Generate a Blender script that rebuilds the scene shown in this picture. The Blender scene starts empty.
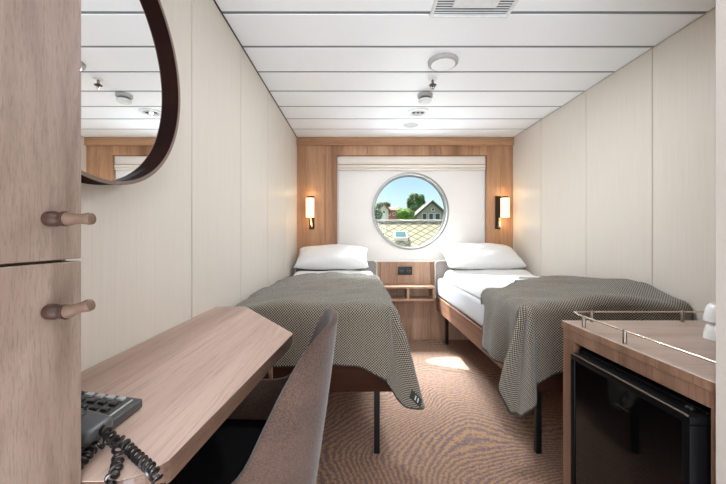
import bpy, bmesh, math, random
from mathutils import Vector, Matrix, noise
random.seed(7)
S = bpy.context.scene
COL = S.collection
PI = math.pi

# ------------------------------------------------------------------ camera
FPX = 336.0
cam = bpy.data.cameras.new('camera'); camo = bpy.data.objects.new('camera', cam); COL.objects.link(camo)
cam.sensor_width = 36; cam.lens = FPX / 726 * 36
cam.shift_x = 5.4 / 726; cam.shift_y = -4.2 / 726
cam.clip_start = 0.02; cam.clip_end = 400
camo.location = (0, 0, 1.06); camo.rotation_euler = (PI / 2, 0, 0)
S.camera = camo

# ------------------------------------------------------------------ exposure
S.view_settings.view_transform = 'Standard'; S.view_settings.look = 'None'
S.view_settings.gamma = 1; S.view_settings.use_curve_mapping = False
S.view_settings.exposure = 0.20

# ------------------------------------------------------------------ sky
W = bpy.data.worlds.new('sky'); S.world = W; W.use_nodes = True
wn = W.node_tree.nodes; wl = W.node_tree.links; wn.clear()
wo = wn.new('ShaderNodeOutputWorld'); wb = wn.new('ShaderNodeBackground')
sky = wn.new('ShaderNodeTexSky'); sky.sky_type = 'NISHITA'; sky.sun_disc = False
sky.sun_elevation = math.radians(60); sky.sun_rotation = math.radians(158)
sky.air_density = 1.3; sky.dust_density = .8; sky.ozone_density = 4.0
wb.inputs['Strength'].default_value = 0.17
wl.new(sky.outputs[0], wb.inputs[0]); wl.new(wb.outputs[0], wo.inputs[0])

def light(name, kind, loc, direction, energy, color=(1, 1, 1), **kw):
    l = bpy.data.lights.new(name, kind); o = bpy.data.objects.new(name, l); COL.objects.link(o)
    l.energy = energy; l.color = color
    for k, v in kw.items(): setattr(l, k, v)
    o.location = loc
    o.rotation_euler = Vector(direction).to_track_quat('-Z', 'Y').to_euler()
    return o
# sun through the porthole
light('sun', 'SUN', (0, 8, 8), (0.31, -0.57, -1.0), 20.0, (1.0, .95, .87), angle=math.radians(.6))
# added fill lamp outside, unseen above the window's view, strengthens the daylight
FILL_TINT = (.90, 1.0, 1.13)
light('sky_fill', 'AREA', (.556, 5.0, 3.6), (0, -1.5, -2.0), 2300, FILL_TINT, shape='RECTANGLE', size=3.0, size_y=1.6)
# added fill lamp, unseen below the porthole, sends light up to the ceiling
light('upward_fill', 'AREA', (.556, 4.7, -.1), (0, -1.2, 1.4), 105, FILL_TINT, shape='RECTANGLE', size=2.4, size_y=1.2)
# added unseen fill lamps behind the camera that brighten the cabin
light('rear_fill', 'AREA', (.2, -1.2, 1.25), (0, 1, .12), 18, FILL_TINT, shape='RECTANGLE', size=1.0, size_y=1.7)
light('rear_fill_up', 'AREA', (.0, -.7, .25), (.55, .6, 1), 42, FILL_TINT, shape='RECTANGLE', size=.9, size_y=.9)
light('rear_fill_high', 'AREA', (-.12, -.2, 1.8), (.55, 1, -.45), 6, FILL_TINT, shape='RECTANGLE', size=.4, size_y=.4)
# fill lamp added under the plain ceiling disc, then the recessed ceiling spotlight
light('disc_fill', 'AREA', (.502, 1.975, 2.068), (0, 0, -1), 13.5, (.93, 1, 1.08), shape='DISK', size=.13)
light('spot_lamp', 'AREA', (.50, 2.78, 2.09), (0, 0, -1), 2, (1.0, .98, .95), shape='DISK', size=.02)

# ------------------------------------------------------------------ materials
def lin(c):
    c = c / 255
    return c / 12.92 if c <= .04045 else ((c + .055) / 1.055) ** 2.4
def rgb(r, g, b): return (lin(r), lin(g), lin(b), 1)

class NT:
    def __init__(s, name):
        s.m = bpy.data.materials.new(name); s.m.use_nodes = True
        s.t = s.m.node_tree; s.n = s.t.nodes; s.l = s.t.links
        s.b = s.n['Principled BSDF']; s.out = s.n['Material Output']
    def new(s, t, **kw):
        x = s.n.new(t)
        for k, v in kw.items(): setattr(x, k, v)
        return x
    def tex(s, scale=(1, 1, 1), rot=(0, 0, 0), out='Object'):
        c = s.new('ShaderNodeTexCoord'); m = s.new('ShaderNodeMapping')
        m.inputs['Scale'].default_value = scale; m.inputs['Rotation'].default_value = rot
        s.l.new(c.outputs[out], m.inputs[0]); return m.outputs[0]
    def noise(s, vec, scale=1, detail=4, rough=.55, dist=0):
        x = s.new('ShaderNodeTexNoise'); x.inputs['Scale'].default_value = scale
        x.inputs['Detail'].default_value = detail; x.inputs['Roughness'].default_value = rough
        x.inputs['Distortion'].default_value = dist
        s.l.new(vec, x.inputs['Vector']); return x.outputs['Fac']
    def ramp(s, fac, stops):
        r = s.new('ShaderNodeValToRGB'); e = r.color_ramp.elements
        while len(e) < len(stops): e.new(.5)
        for el, (p, c) in zip(e, stops): el.position = p; el.color = c
        s.l.new(fac, r.inputs[0]); return r.outputs[0]
    def math(s, op, a, b=None, c=None):
        x = s.new('ShaderNodeMath', operation=op)
        for i, v in enumerate((a, b, c)):
            if v is None: continue
            if isinstance(v, (int, float)): x.inputs[i].default_value = v
            else: s.l.new(v, x.inputs[i])
        return x.outputs[0]
    def mix(s, fac, a, b, mode='MIX'):
        x = s.new('ShaderNodeMix', data_type='RGBA', blend_type=mode)
        for i, v in ((0, fac), (6, a), (7, b)):
            if isinstance(v, (int, float, tuple)): x.inputs[i].default_value = v
            else: s.l.new(v, x.inputs[i])
        return x.outputs[2]
    def sep(s, vec):
        x = s.new('ShaderNodeSeparateXYZ'); s.l.new(vec, x.inputs[0]); return x.outputs
    def bump(s, h, strength=.2, dist=.002):
        x = s.new('ShaderNodeBump'); x.inputs['Strength'].default_value = strength; x.inputs['Distance'].default_value = dist
        s.l.new(h, x.inputs['Height']); s.l.new(x.outputs[0], s.b.inputs['Normal'])
    def base(s, c, rough=.5, metal=0, spec=.5):
        if isinstance(c, tuple): s.b.inputs['Base Color'].default_value = c
        else: s.l.new(c, s.b.inputs['Base Color'])
        s.b.inputs['Roughness'].default_value = rough; s.b.inputs['Metallic'].default_value = metal
        s.b.inputs['Specular IOR Level'].default_value = spec
        return s.m

def plain(name, c, rough=.5, metal=0, spec=.5, var=.04, scale=30):
    n = NT(name); f = n.noise(n.tex(), scale, 3)
    a = tuple(x * (1 - var) for x in c[:3]) + (1,); b = tuple(min(1, x * (1 + var)) for x in c[:3]) + (1,)
    return n.base(n.ramp(f, [(.35, a), (.65, b)]), rough, metal, spec)

def wood(name, dark, mid, lite, axis='Z', rough=.45, scale=1.0, fleck=.5, along=1.0):
    """wood grain running along one axis"""
    n = NT(name)
    al = 1.2 * along
    st = {'X': (al, 22, 22), 'Y': (22, al, 22), 'Z': (22, 22, al)}[axis]
    st = tuple(v * scale for v in st)
    big = n.noise(n.tex(tuple(v * .22 for v in st)), 1, 5, .6, 1.2)
    fine = n.noise(n.tex(tuple(v * 9 if v > 15 * scale else v * 6 for v in st)), 1, 3, .7)
    c = n.ramp(big, [(.28, dark), (.5, mid), (.74, lite)])
    g = n.ramp(fine, [(.34, (.55, .52, .5, 1)), (.5, (1, 1, 1, 1))])
    c = n.mix(fleck, c, n.mix(1.0, c, g, 'MULTIPLY'))
    n.bump(fine, .12, .001)
    return n.base(c, rough, 0, .4)

WALNUT = (rgb(122, 92, 74), rgb(155, 124, 105), rgb(176, 146, 126))
M = {}
M['desk_wood'] = wood('desk_wood', rgb(144, 116, 100), rgb(184, 155, 140), rgb(204, 178, 162), 'Y', .36, 1, .5)
M['edge_wood'] = wood('edge_wood', rgb(52, 36, 28), rgb(88, 66, 53), rgb(118, 93, 78), 'Y', .45, 1.6, .8)
M['cab_wood'] = wood('wardrobe_wood', rgb(108, 88, 76), rgb(138, 118, 105), rgb(156, 137, 123), 'Z', .5, 2.6, .5, 3.0)
M['oak'] = wood('oak_panel', rgb(132, 92, 64), rgb(170, 126, 92), rgb(198, 156, 122), 'Z', .45, 1.0, .6)
M['oak_x'] = wood('oak_cornice', rgb(146, 102, 74), rgb(174, 130, 96), rgb(196, 152, 118), 'X', .45, 1.0, .6)
M['oak_low'] = wood('oak_lower', rgb(128, 96, 74), rgb(166, 130, 104), rgb(188, 156, 130), 'Z', .45, .9, .6)
M['bar_wood'] = wood('bar_wood', rgb(84, 58, 42), rgb(130, 98, 78), rgb(158, 126, 103), 'Z', .42, 1.0, .7)
M['bar_top'] = wood('bar_top_wood', rgb(142, 118, 103), rgb(164, 140, 125), rgb(180, 157, 142), 'X', .36, 1, .35)
M['rail_wood'] = wood('bed_rail_wood', rgb(92, 62, 46), rgb(128, 92, 72), rgb(150, 114, 92), 'Y', .5, 1, .5)
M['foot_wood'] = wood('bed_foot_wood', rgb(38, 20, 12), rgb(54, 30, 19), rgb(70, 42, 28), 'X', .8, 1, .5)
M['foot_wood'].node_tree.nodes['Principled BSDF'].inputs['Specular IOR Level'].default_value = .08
M['knob_lite'] = wood('turned_beech', rgb(78, 60, 48), rgb(96, 75, 61), rgb(110, 88, 72), 'X', .45, 2, .4)
M['knob_dark'] = wood('turned_walnut', rgb(44, 28, 22), rgb(56, 37, 29), rgb(68, 46, 36), 'X', .4, 2, .4)

def wall_mat():
    n = NT('cream_laminate')
    f = n.noise(n.tex((260, 260, 2.5)), 1, 2, .6)
    g = n.noise(n.tex((1.2, 1.2, .8)), 1, 2)
    c = n.ramp(f, [(.3, rgb(213, 204, 191)), (.7, rgb(221, 213, 201))])
    c = n.mix(.25, c, n.ramp(g, [(.3, rgb(211, 202, 189)), (.7, rgb(222, 215, 204))]))
    n.bump(f, .08, .0006)
    return n.base(c, .42, 0, .4)
M['wall'] = wall_mat()
M['ceil'] = plain('white_enamel', rgb(242, 243, 244), .38, 0, .4, .008, 3)
M['ceil_gap'] = plain('grey_channel', rgb(118, 118, 118), .6)
M['recess'] = plain('white_window_wall', rgb(226, 221, 215), .5, 0, .4, .01, 5)
M['dark_trim'] = plain('dark_trim', rgb(70, 62, 54), .6)
M['ring'] = plain('porthole_metal', rgb(150, 149, 144), .4, .4, .5)
M['seal'] = plain('rubber_seal', rgb(60, 60, 58), .6)
M['white_linen'] = None
def linen(name, c):
    n = NT(name); u = n.noise(n.tex(), 7, 4, .6, .6); w = n.noise(n.tex(), 600, 2)
    x = n.math('ADD', n.math('MULTIPLY', u, 1.0), n.math('MULTIPLY', w, .02))
    n.bump(x, .35, .02)
    m = n.base(c, .85, 0, .2)
    n.b.inputs['Sheen Weight'].default_value = .15
    return m
M['linen'] = linen('white_linen', rgb(222, 220, 217))
M['mattress'] = linen('white_sheet', rgb(200, 200, 201))

def felt(name, a, b, scale=500, sheen=.2):
    n = NT(name); f = n.noise(n.tex(), scale, 3, .8); g = n.noise(n.tex(), 6, 3)
    c = n.mix(.35, n.ramp(f, [(.35, a), (.65, b)]), n.ramp(g, [(.3, a), (.7, b)]))
    n.bump(f, .25, .001)
    m = n.base(c, .95, 0, .15); n.b.inputs['Sheen Weight'].default_value = sheen
    n.b.inputs['Sheen Roughness'].default_value = .5
    return m
M['chair_felt'] = felt('taupe_felt', rgb(40, 28, 22), rgb(100, 78, 67), 300)
M['seat_felt'] = felt('seat_felt', rgb(9, 8, 10), rgb(17, 15, 17), 500, 0.0)  # near-black: under-desk shade put into the dark cushion's colour
M['head_felt'] = felt('grey_felt', rgb(112, 104, 100), rgb(146, 138, 132))
M['piping'] = plain('piping', rgb(196, 186, 172), .6)
M['black_metal'] = plain('black_metal', rgb(26, 25, 25), .4, .6)
M['black_plastic'] = plain('black_plastic', rgb(24, 24, 26), .32)
M['phone'] = plain('phone_plastic', rgb(58, 59, 60), .38)
M['handset'] = plain('handset_plastic', rgb(74, 76, 78), .35)
M['key'] = plain('phone_key', rgb(30, 30, 32), .3)
M['key_lite'] = plain('phone_grey_key', rgb(176, 178, 178), .4)
M['cord'] = plain('cord_plastic', rgb(26, 24, 24), .25)
M['silver'] = plain('brushed_steel', rgb(140, 130, 120), .34, 1.0)
M['rail_steel'] = plain('highlight_steel', rgb(225, 215, 200), .25, 1.0)  # lighter than the posts: the rail's cream highlight is put into the colour
M['bronze'] = plain('dark_bronze', rgb(46, 34, 26), .4, .7)
M['brass'] = plain('pale_brass', rgb(220, 200, 170), .25, 1.0)
M['rim'] = wood('mirror_rim', rgb(30, 12, 9), rgb(40, 18, 14), rgb(50, 25, 19), 'X', .75, .6, .3)
M['rim'].node_tree.nodes['Principled BSDF'].inputs['Specular IOR Level'].default_value = .12
M['rim_edge'] = plain('mirror_rim_edge', rgb(120, 100, 86), .5)
M['porcelain'] = plain('porcelain', rgb(236, 236, 234), .2)
M['black_glass'] = plain('fridge_glass', rgb(3, 3, 4), .05, 0, .4, 0)
M['fridge_black'] = plain('fridge_black', rgb(6, 6, 7), .45, 0, .12)
M['white_plastic'] = plain('white_plastic', rgb(224, 224, 222), .45)
M['grey_plastic'] = plain('grey_plastic', rgb(176, 174, 170), .5)
M['vent_dark'] = plain('vent_dark', rgb(96, 96, 96), .6)
M['socket'] = plain('socket_black', rgb(18, 20, 26), .4)
M['partition'] = plain('grey_laminate', rgb(180, 170, 160), .5, 0, .4, .015, 60)
M['slat_dark'] = plain('vent_channel', rgb(60, 60, 60), .7)
def blind_mat():
    n = NT('blind_linen'); f = n.noise(n.tex((500, 500, 60)), 1, 2)
    n.bump(f, .1, .001)
    return n.base(n.ramp(f, [(.3, rgb(222, 212, 200)), (.7, rgb(236, 228, 218))]), .85, 0, .2)
M['blind'] = blind_mat()
M['blind_dark'] = plain('blind_batten', rgb(186, 152, 128), .7)
m = NT('mirror_glass'); M['mirror'] = m.base((.93, .94, .94, 1), .0, 1.0)
def pane_mat():
    n = NT('window_glass'); tr = n.new('ShaderNodeBsdfTransparent'); gl = n.new('ShaderNodeBsdfGlossy')
    tr.inputs[0].default_value = (.97, .985, .98, 1); gl.inputs['Roughness'].default_value = .02
    mx = n.new('ShaderNodeMixShader'); mx.inputs[0].default_value = .018
    n.l.new(tr.outputs[0], mx.inputs[1]); n.l.new(gl.outputs[0], mx.inputs[2]); n.l.new(mx.outputs[0], n.out.inputs[0])
    return n.m
M['pane'] = pane_mat()
def glow(name, c, e):
    n = NT(name); n.base(c, .6); n.b.inputs['Emission Color'].default_value = c
    n.b.inputs['Emission Strength'].default_value = e; return n.m
M['shade'] = glow('lit_glass_shade', rgb(255, 228, 190), .8)
M['lamp_lens'] = glow('lamp_lens', rgb(255, 246, 230), 1.0)

def carpet_mat():
    n = NT('swirl_carpet')
    co = n.tex((1, 1, 1))
    s3 = n.sep(co)
    def dist(cx, cy):
        a = n.math('SUBTRACT', s3[0], cx); b = n.math('SUBTRACT', s3[1], cy)
        return n.math('SQRT', n.math('ADD', n.math('MULTIPLY', a, a), n.math('MULTIPLY', b, b)))
    nz = n.noise(co, 1.3, 1.0, .4); wob = n.noise(co, 26, 3, .6)
    ph = n.math('ADD', n.math('ADD', n.math('MULTIPLY', dist(.92, 1.30), 33.0), n.math('MULTIPLY', nz, 30.0)), n.math('MULTIPLY', wob, 1.3))
    band = n.math('ABSOLUTE', n.math('SUBTRACT', n.math('FRACT', ph), .5))
    # short dashes across the bands
    ph2 = n.math('ADD', n.math('MULTIPLY', dist(-2.2, 3.2), 21.0), n.math('MULTIPLY', wob, 3.0))
    dash = n.math('ABSOLUTE', n.math('SUBTRACT', n.math('FRACT', ph2), .5))
    fine = n.noise(co, 75, 2, .7)
    v = n.math('ADD', n.math('ADD', band, n.math('MULTIPLY', n.math('SUBTRACT', fine, .5), 1.2)), n.math('MULTIPLY', dash, -.28))
    patch = n.noise(co, 2.4, 2, .5)
    strong = n.ramp(v, [(.0, rgb(118, 100, 104)), (.40, rgb(178, 138, 98))])
    soft = n.ramp(v, [(.0, rgb(128, 104, 94)), (.40, rgb(168, 134, 108))])
    c = n.mix(n.ramp(patch, [(.40, (0, 0, 0, 1)), (.60, (1, 1, 1, 1))]), soft, strong)
    pile = n.noise(co, 420, 2, .8)
    c = n.mix(.45, c, n.mix(1.0, c, n.ramp(pile, [(.3, (.55, .53, .5, 1)), (.6, (1.15, 1.15, 1.15, 1))]), 'MULTIPLY'))
    n.bump(pile, .4, .003)
    return n.base(c, .95, 0, .1)
M['carpet'] = carpet_mat()

def weave_mat():
    n = NT('woven_throw')
    uv = n.tex(out='UV'); s = n.sep(uv)
    wv = n.noise(uv, 40, 2)
    p = .0125
    a = n.math('MULTIPLY', n.math('ADD', s[0], n.math('MULTIPLY', wv, .002)), 2 * PI / p)
    b = n.math('MULTIPLY', s[1], 2 * PI / p)
    v = n.math('MULTIPLY', n.math('SINE', a), n.math('SINE', b))
    r = n.noise(uv, 260, 2)
    v = n.math('ADD', v, n.math('MULTIPLY', n.math('SUBTRACT', r, .5), .8))
    c = n.ramp(n.math('ADD', n.math('MULTIPLY', v, .5), .5), [(.40, rgb(34, 30, 25)), (.74, rgb(166, 155, 137))])
    n.bump(v, .5, .003)
    m = n.base(c, .95, 0, .15)
    n.b.inputs['Sheen Weight'].default_value = .25
    return m
M['weave'] = weave_mat()
M['hem'] = plain('hem_stitch', rgb(48, 46, 40), .9)

# ------------------------------------------------------------------ helpers
def link(o): COL.objects.link(o); return o
def wloc(o):
    v = Vector((0, 0, 0))
    while o is not None: v += o.location; o = o.parent
    return v
def obj(name, bm, mat, parent=None, smooth=False, origin=None):
    """world-space bmesh -> one mesh object; origin at the parent's (or given) point"""
    me = bpy.data.meshes.new(name)
    at = wloc(parent) if parent is not None else Vector(origin or (0, 0, 0))
    bmesh.ops.translate(bm, verts=bm.verts, vec=-at)
    bmesh.ops.recalc_face_normals(bm, faces=bm.faces)
    if smooth:
        for f in bm.faces: f.smooth = True
        if smooth != 'all':
            for e in bm.edges:
                if len(e.link_faces) == 2 and e.calc_face_angle(0) > math.radians(38): e.smooth = False
    bm.to_mesh(me); bm.free()
    for mm in (mat if isinstance(mat, (list, tuple)) else [mat]): me.materials.append(mm)
    o = link(bpy.data.objects.new(name, me))
    if parent is not None: o.parent = parent
    else: o.location = at
    return o
def tag(o, label=None, cat=None, group=None, kind=None):
    if label: o['label'] = label
    if cat: o['category'] = cat
    if group: o['group'] = group
    if kind: o['kind'] = kind
    return o
def thing(name, loc, label, cat, group=None):
    o = link(bpy.data.objects.new(name, None)); o.location = loc; o.empty_display_size = .05
    return tag(o, label, cat, group)
def structure(name, bm, mat, smooth=False):
    return tag(obj(name, bm, mat, None, smooth), kind='structure')
def BM(): return bmesh.new()
def box(bm, x0, x1, y0, y1, z0, z1, bev=0, seg=2, mi=0):
    r = bmesh.ops.create_cube(bm, size=1); vs = r['verts']
    bmesh.ops.scale(bm, verts=vs, vec=(x1 - x0, y1 - y0, z1 - z0))
    bmesh.ops.translate(bm, verts=vs, vec=((x0 + x1) / 2, (y0 + y1) / 2, (z0 + z1) / 2))
    fs = list({f for v in vs for f in v.link_faces})
    for f in fs: f.material_index = mi
    if bev:
        es = list({e for v in vs for e in v.link_edges})
        bmesh.ops.bevel(bm, geom=es, offset=bev, segments=seg, profile=.5, affect='EDGES')
    return bm
def tube(bm, pts, r, seg=10, caps=True):
    pts = [Vector(p) for p in pts]; rings = []; n = len(pts)
    rr = r if isinstance(r, (list, tuple)) else [r] * n
    up = None
    for i, p in enumerate(pts):
        t = (pts[min(i + 1, n - 1)] - pts[max(i - 1, 0)]).normalized()
        if up is None:
            up = t.orthogonal().normalized()
        up = (up - t * up.dot(t))
        if up.length < 1e-6: up = t.orthogonal()
        up.normalize(); b = t.cross(up)
        rings.append([bm.verts.new(p + (up * math.cos(2 * PI * k / seg) + b * math.sin(2 * PI * k / seg)) * rr[i]) for k in range(seg)])
    for a, b in zip(rings, rings[1:]):
        for k in range(seg): bm.faces.new((a[k], a[(k + 1) % seg], b[(k + 1) % seg], b[k]))
    if caps: bm.faces.new(rings[0][::-1]); bm.faces.new(rings[-1])
    return bm
def lathe(bm, c, axis, prof, seg=32):
    """prof: (radius, distance along axis) pairs, first and last closed"""
    c = Vector(c); ax = Vector(axis).normalized(); u = ax.orthogonal().normalized(); v = ax.cross(u); rings = []
    for r, h in prof:
        if r < 1e-6: rings.append([bm.verts.new(c + ax * h)])
        else: rings.append([bm.verts.new(c + ax * h + (u * math.cos(2 * PI * k / seg) + v * math.sin(2 * PI * k / seg)) * r) for k in range(seg)])
    for a, b in zip(rings, rings[1:]):
        for k in range(seg):
            k2 = (k + 1) % seg
            if len(a) == 1 and len(b) == 1: continue
            if len(a) == 1: bm.faces.new((a[0], b[k2], b[k]))
            elif len(b) == 1: bm.faces.new((a[k], a[k2], b[0]))
            else: bm.faces.new((a[k], a[k2], b[k2], b[k]))
    for rg in (rings[0], rings[-1]):
        if len(rg) > 1 and prof[0] != prof[-1]: bm.faces.new(rg)
    return bm
def prism(bm, poly, z0, z1, bev=0):
    a = [bm.verts.new((x, y, z0)) for x, y in poly]; b = [bm.verts.new((x, y, z1)) for x, y in poly]
    n = len(poly); fs = [bm.faces.new(a[::-1]), bm.faces.new(b)]
    for i in range(n): fs.append(bm.faces.new((a[i], a[(i + 1) % n], b[(i + 1) % n], b[i])))
    if bev:
        bmesh.ops.bevel(bm, geom=list(fs[0].edges) + list(fs[1].edges), offset=bev, segments=2, profile=.5, affect='EDGES')
    return bm
def round_poly(poly, rads, seg=6):
    out = []; n = len(poly)
    for i, p in enumerate(poly):
        r = rads[i]
        if r <= 0: out.append(p); continue
        p = Vector(p); a = (Vector(poly[i - 1]) - p).normalized(); b = (Vector(poly[(i + 1) % n]) - p).normalized()
        ang = a.angle(b); d = r / math.tan(ang / 2); c = p + (a + b).normalized() * (r / math.sin(ang / 2))
        s = p + a * d - c; e = p + b * d - c
        for k in range(seg + 1):
            v = s.lerp(e, k / seg)
            v = v.normalized() * r
            q = c + v; out.append((q.x, q.y))
    return out

# ------------------------------------------------------------------ room shell
XL, XR, YB, H = -.63, 1.615, 3.493, 2.10
YF = -1.7
structure('floor', box(BM(), XL - .1, XR + .1, YF - .1, YB + .1, -.06, 0), M['carpet'])
def panel_wall(name, xa, xb, seams, inner, gap=.002):
    bm = BM(); ys = [YF] + seams + [YB + .06]
    for a, b in zip(ys, ys[1:]): box(bm, xa, xb, a + gap, b - gap, 0, H + .03, .001, 1)
    bk = (min(xa, xb) - .05, min(xa, xb) + .0) if inner < 0 else (max(xa, xb), max(xa, xb) + .05)
    box(bm, bk[0], bk[1], YF - .05, YB + .1, -.05, H + .1, mi=1)
    return structure(name, bm, [M['wall'], M['dark_trim']])
panel_wall('wall_left', XL - .03, XL, [-.9, -.36, .18, .72, 1.278, 1.815, 2.36, 2.92], -1, .0045)
panel_wall('wall_right', XR, XR + .03, [-.9, -.36, .18, .75, 1.29, 1.843, 2.376, 2.96], 1)
structure('wall_entrance', box(BM(), XL - .1, XR + .1, YF - .08, YF, -.05, H + .1), M['wall'])
structure('wall_partition', box(BM(), .757, XR, YF, .712, 0, H, .002, 1), M['partition'])
# slatted ceiling
bm = BM(); y = 1.555 - .2775 * 12
while y < YB:
    a = max(y + .011, YF); b = min(y + .2775 - .011, YB + .05)
    if b > a: box(bm, XL, XR, a, b, H, H + .024, .002, 2)
    y += .2775
box(bm, XL, XR, YF, YB, H + .004, H + .02, mi=1)
box(bm, XL - .1, XR + .1, YF - .1, YB + .3, H + .024, H + .05, mi=1)
structure('ceiling', bm, [M['ceil'], M['ceil_gap']])
structure('trim_1', box(BM(), XL, XL + .006, YF, YB, H - .005, H), M['dark_trim'])
structure('trim_2', box(BM(), XR - .006, XR, YF, YB, H - .004, H), M['grey_plastic'])
# back wall: wooden surround with a recess
RX0, RX1, RZ0, RZ1, YR = -.214, 1.345, .81, 1.918, 3.545
bm = BM()
for a, b in ((XL, -.34), (-.337, RX0)): box(bm, a, b, YB, YR + .10, RZ0, RZ1 + .001, .0015, 1)
for a, b in ((RX1, 1.48), (1.483, XR)): box(bm, a, b, YB, YR + .10, RZ0, RZ1 + .001, .0015, 1)
for a, b in ((XL, .1), (.103, .86), (.863, XR)): box(bm, a, b, YB, YR + .12, RZ1, H, .0015, 1)
structure('wall_back', bm, M['oak'])
bm = BM()
for a, b in ((XL, .235), (.238, .76), (.763, XR)): box(bm, a, b, YB, YR + .12, 0, RZ0, .0015, 1)
structure('wall_back_lower', bm, M['oak_low'])
structure('trim_3', box(BM(), XL, XR, YB - .03, YB, 2.018, H - .002, .003, 2), M['oak_x'])
structure('trim_4', box(BM(), RX0, RX1, YB - .004, YR, RZ0, RZ0 + .010, .002, 1), M['recess'])
# white window wall with round opening
CX, CZ, CR = .556, 1.342, .402
def ring_wall(bm, x0, x1, z0, z1, cx, cz, r, ya, yb, seg=72):
    angs = [2 * PI * k / seg for k in range(seg)] + [math.atan2(z - cz, x - cx) % (2 * PI) for x in (x0, x1) for z in (z0, z1)]
    angs = sorted(set(angs)); inn = []; outp = []
    for a in angs:
        c, s = math.cos(a), math.sin(a)
        t = min([(x1 - cx) / c if c > 1e-9 else 1e9, (x0 - cx) / c if c < -1e-9 else 1e9,
                 (z1 - cz) / s if s > 1e-9 else 1e9, (z0 - cz) / s if s < -1e-9 else 1e9])
        inn.append((cx + r * c, cz + r * s)); outp.append((cx + t * c, cz + t * s))
    L = [[bm.verts.new((x, y, z)) for x, z in ps] for ps in (inn, outp) for y in (ya, yb)]
    ia, ib, oa, ob = L; n = len(angs)
    for k in range(n):
        j = (k + 1) % n
        bm.faces.new((ia[k], ia[j], oa[j], oa[k])); bm.faces.new((ib[k], ob[k], ob[j], ib[j]))
        bm.faces.new((ia[k], ib[k], ib[j], ia[j])); bm.faces.new((oa[k], oa[j], ob[j], ob[k]))
    return bm
structure('wall_window', ring_wall(BM(), RX0 - .02, RX1 + .02, RZ0 - .02, RZ1 + .02, CX, CZ, CR, YR, YR + .06), M['recess'])
bm = BM(); ring_wall(bm, -2.5, 3.5, -1, 3.2, CX, CZ, CR + .01, YR + .121, YR + .13)
structure('wall_outer', bm, M['recess'])
win = tag(link(bpy.data.objects.new('window_1', None)), kind='structure'); win.location = (CX, YR, CZ)
def annulus(bm, cx, cz, r0, r1, ya, yb, seg=72):
    lathe(bm, (cx, 0, cz), (0, 1, 0), [(r0, ya), (r1, ya), (r1, yb), (r0, yb), (r0, ya)], seg); return bm
obj('frame_ring', annulus(BM(), CX, CZ, CR - .014, CR + .006, YR - .010, YR + .07), M['ring'], win, True)
obj('inner_ring', annulus(BM(), CX, CZ, CR - .026, CR - .013, YR + .045, YR + .07), M['ring'], win, True)
obj('seal', annulus(BM(), CX, CZ, CR - .030, CR - .025, YR + .05, YR + .07), M['seal'], win, True)
obj('pane', lathe(BM(), (CX, 0, CZ), (0, 1, 0), [(0, YR + .058), (CR - .024, YR + .058)], 72), M['pane'], win)

# roman blind drawn up at the top of the recess
t = thing('roman_blind', (CX, YR - .03, 1.77), 'cream roman blind folded up at the top of the window recess', 'blind')
bm = BM(); box(bm, RX0 + .006, RX1 - .006, YR - .028, YR - .004, 1.815, RZ1 - .004, .004, 2); obj('fabric', bm, M['blind'], t, True)
bm = BM(); box(bm, RX0 + .006, RX1 - .006, YR - .038, YR - .004, 1.792, 1.824, .008, 3); obj('fold', bm, M['blind'], t, True)
bm = BM(); box(bm, RX0 + .006, RX1 - .006, YR - .034, YR - .004, 1.768, 1.788, .007, 3); obj('fold', bm, M['blind'], t, True)
bm = BM(); box(bm, RX0 + .006, RX1 - .006, YR - .040, YR - .01, 1.824, 1.830, .002, 1); obj('batten', bm, M['blind_dark'], t)
for x, nm in ((RX0 + .018, 'left'), (RX1 - .018, 'right')):
    o = obj('blind_guide', box(BM(), x - .006, x + .006, YR - .012, YR, RZ0 + .01, 1.765, .002, 1), M['white_plastic'], None, False, (x, YR, RZ0))
    tag(o, 'slim white blind guide rail at the %s edge of the window recess' % nm, 'guide rail')

# ------------------------------------------------------------------ beds
def rounded_block(x0, x1, y0, y1, z0, z1, bev, lump=0, cuts=24, seed=0):
    bm = BM(); box(bm, x0, x1, y0, y1, z0, z1, bev, 4)
    bmesh.ops.triangulate(bm, faces=[f for f in bm.faces if len(f.verts) > 4])
    for ax, lo, hi in ((0, x0, x1), (1, y0, y1), (2, z0, z1)):
        k = max(1, int((hi - lo) / .07))
        for i in range(1, k):
            p = [0, 0, 0]; p[ax] = lo + (hi - lo) * i / k; nn = [0, 0, 0]; nn[ax] = 1
            bmesh.ops.bisect_plane(bm, geom=bm.verts[:] + bm.edges[:] + bm.faces[:], plane_co=p, plane_no=nn)
    if lump:
        for v in bm.verts:
            q = v.co * 3.1 + Vector((seed, 0, 0)); d = noise.noise_vector(q) * lump + noise.noise_vector(q * 3) * lump * .35
            v.co += d
    return bm

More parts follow.
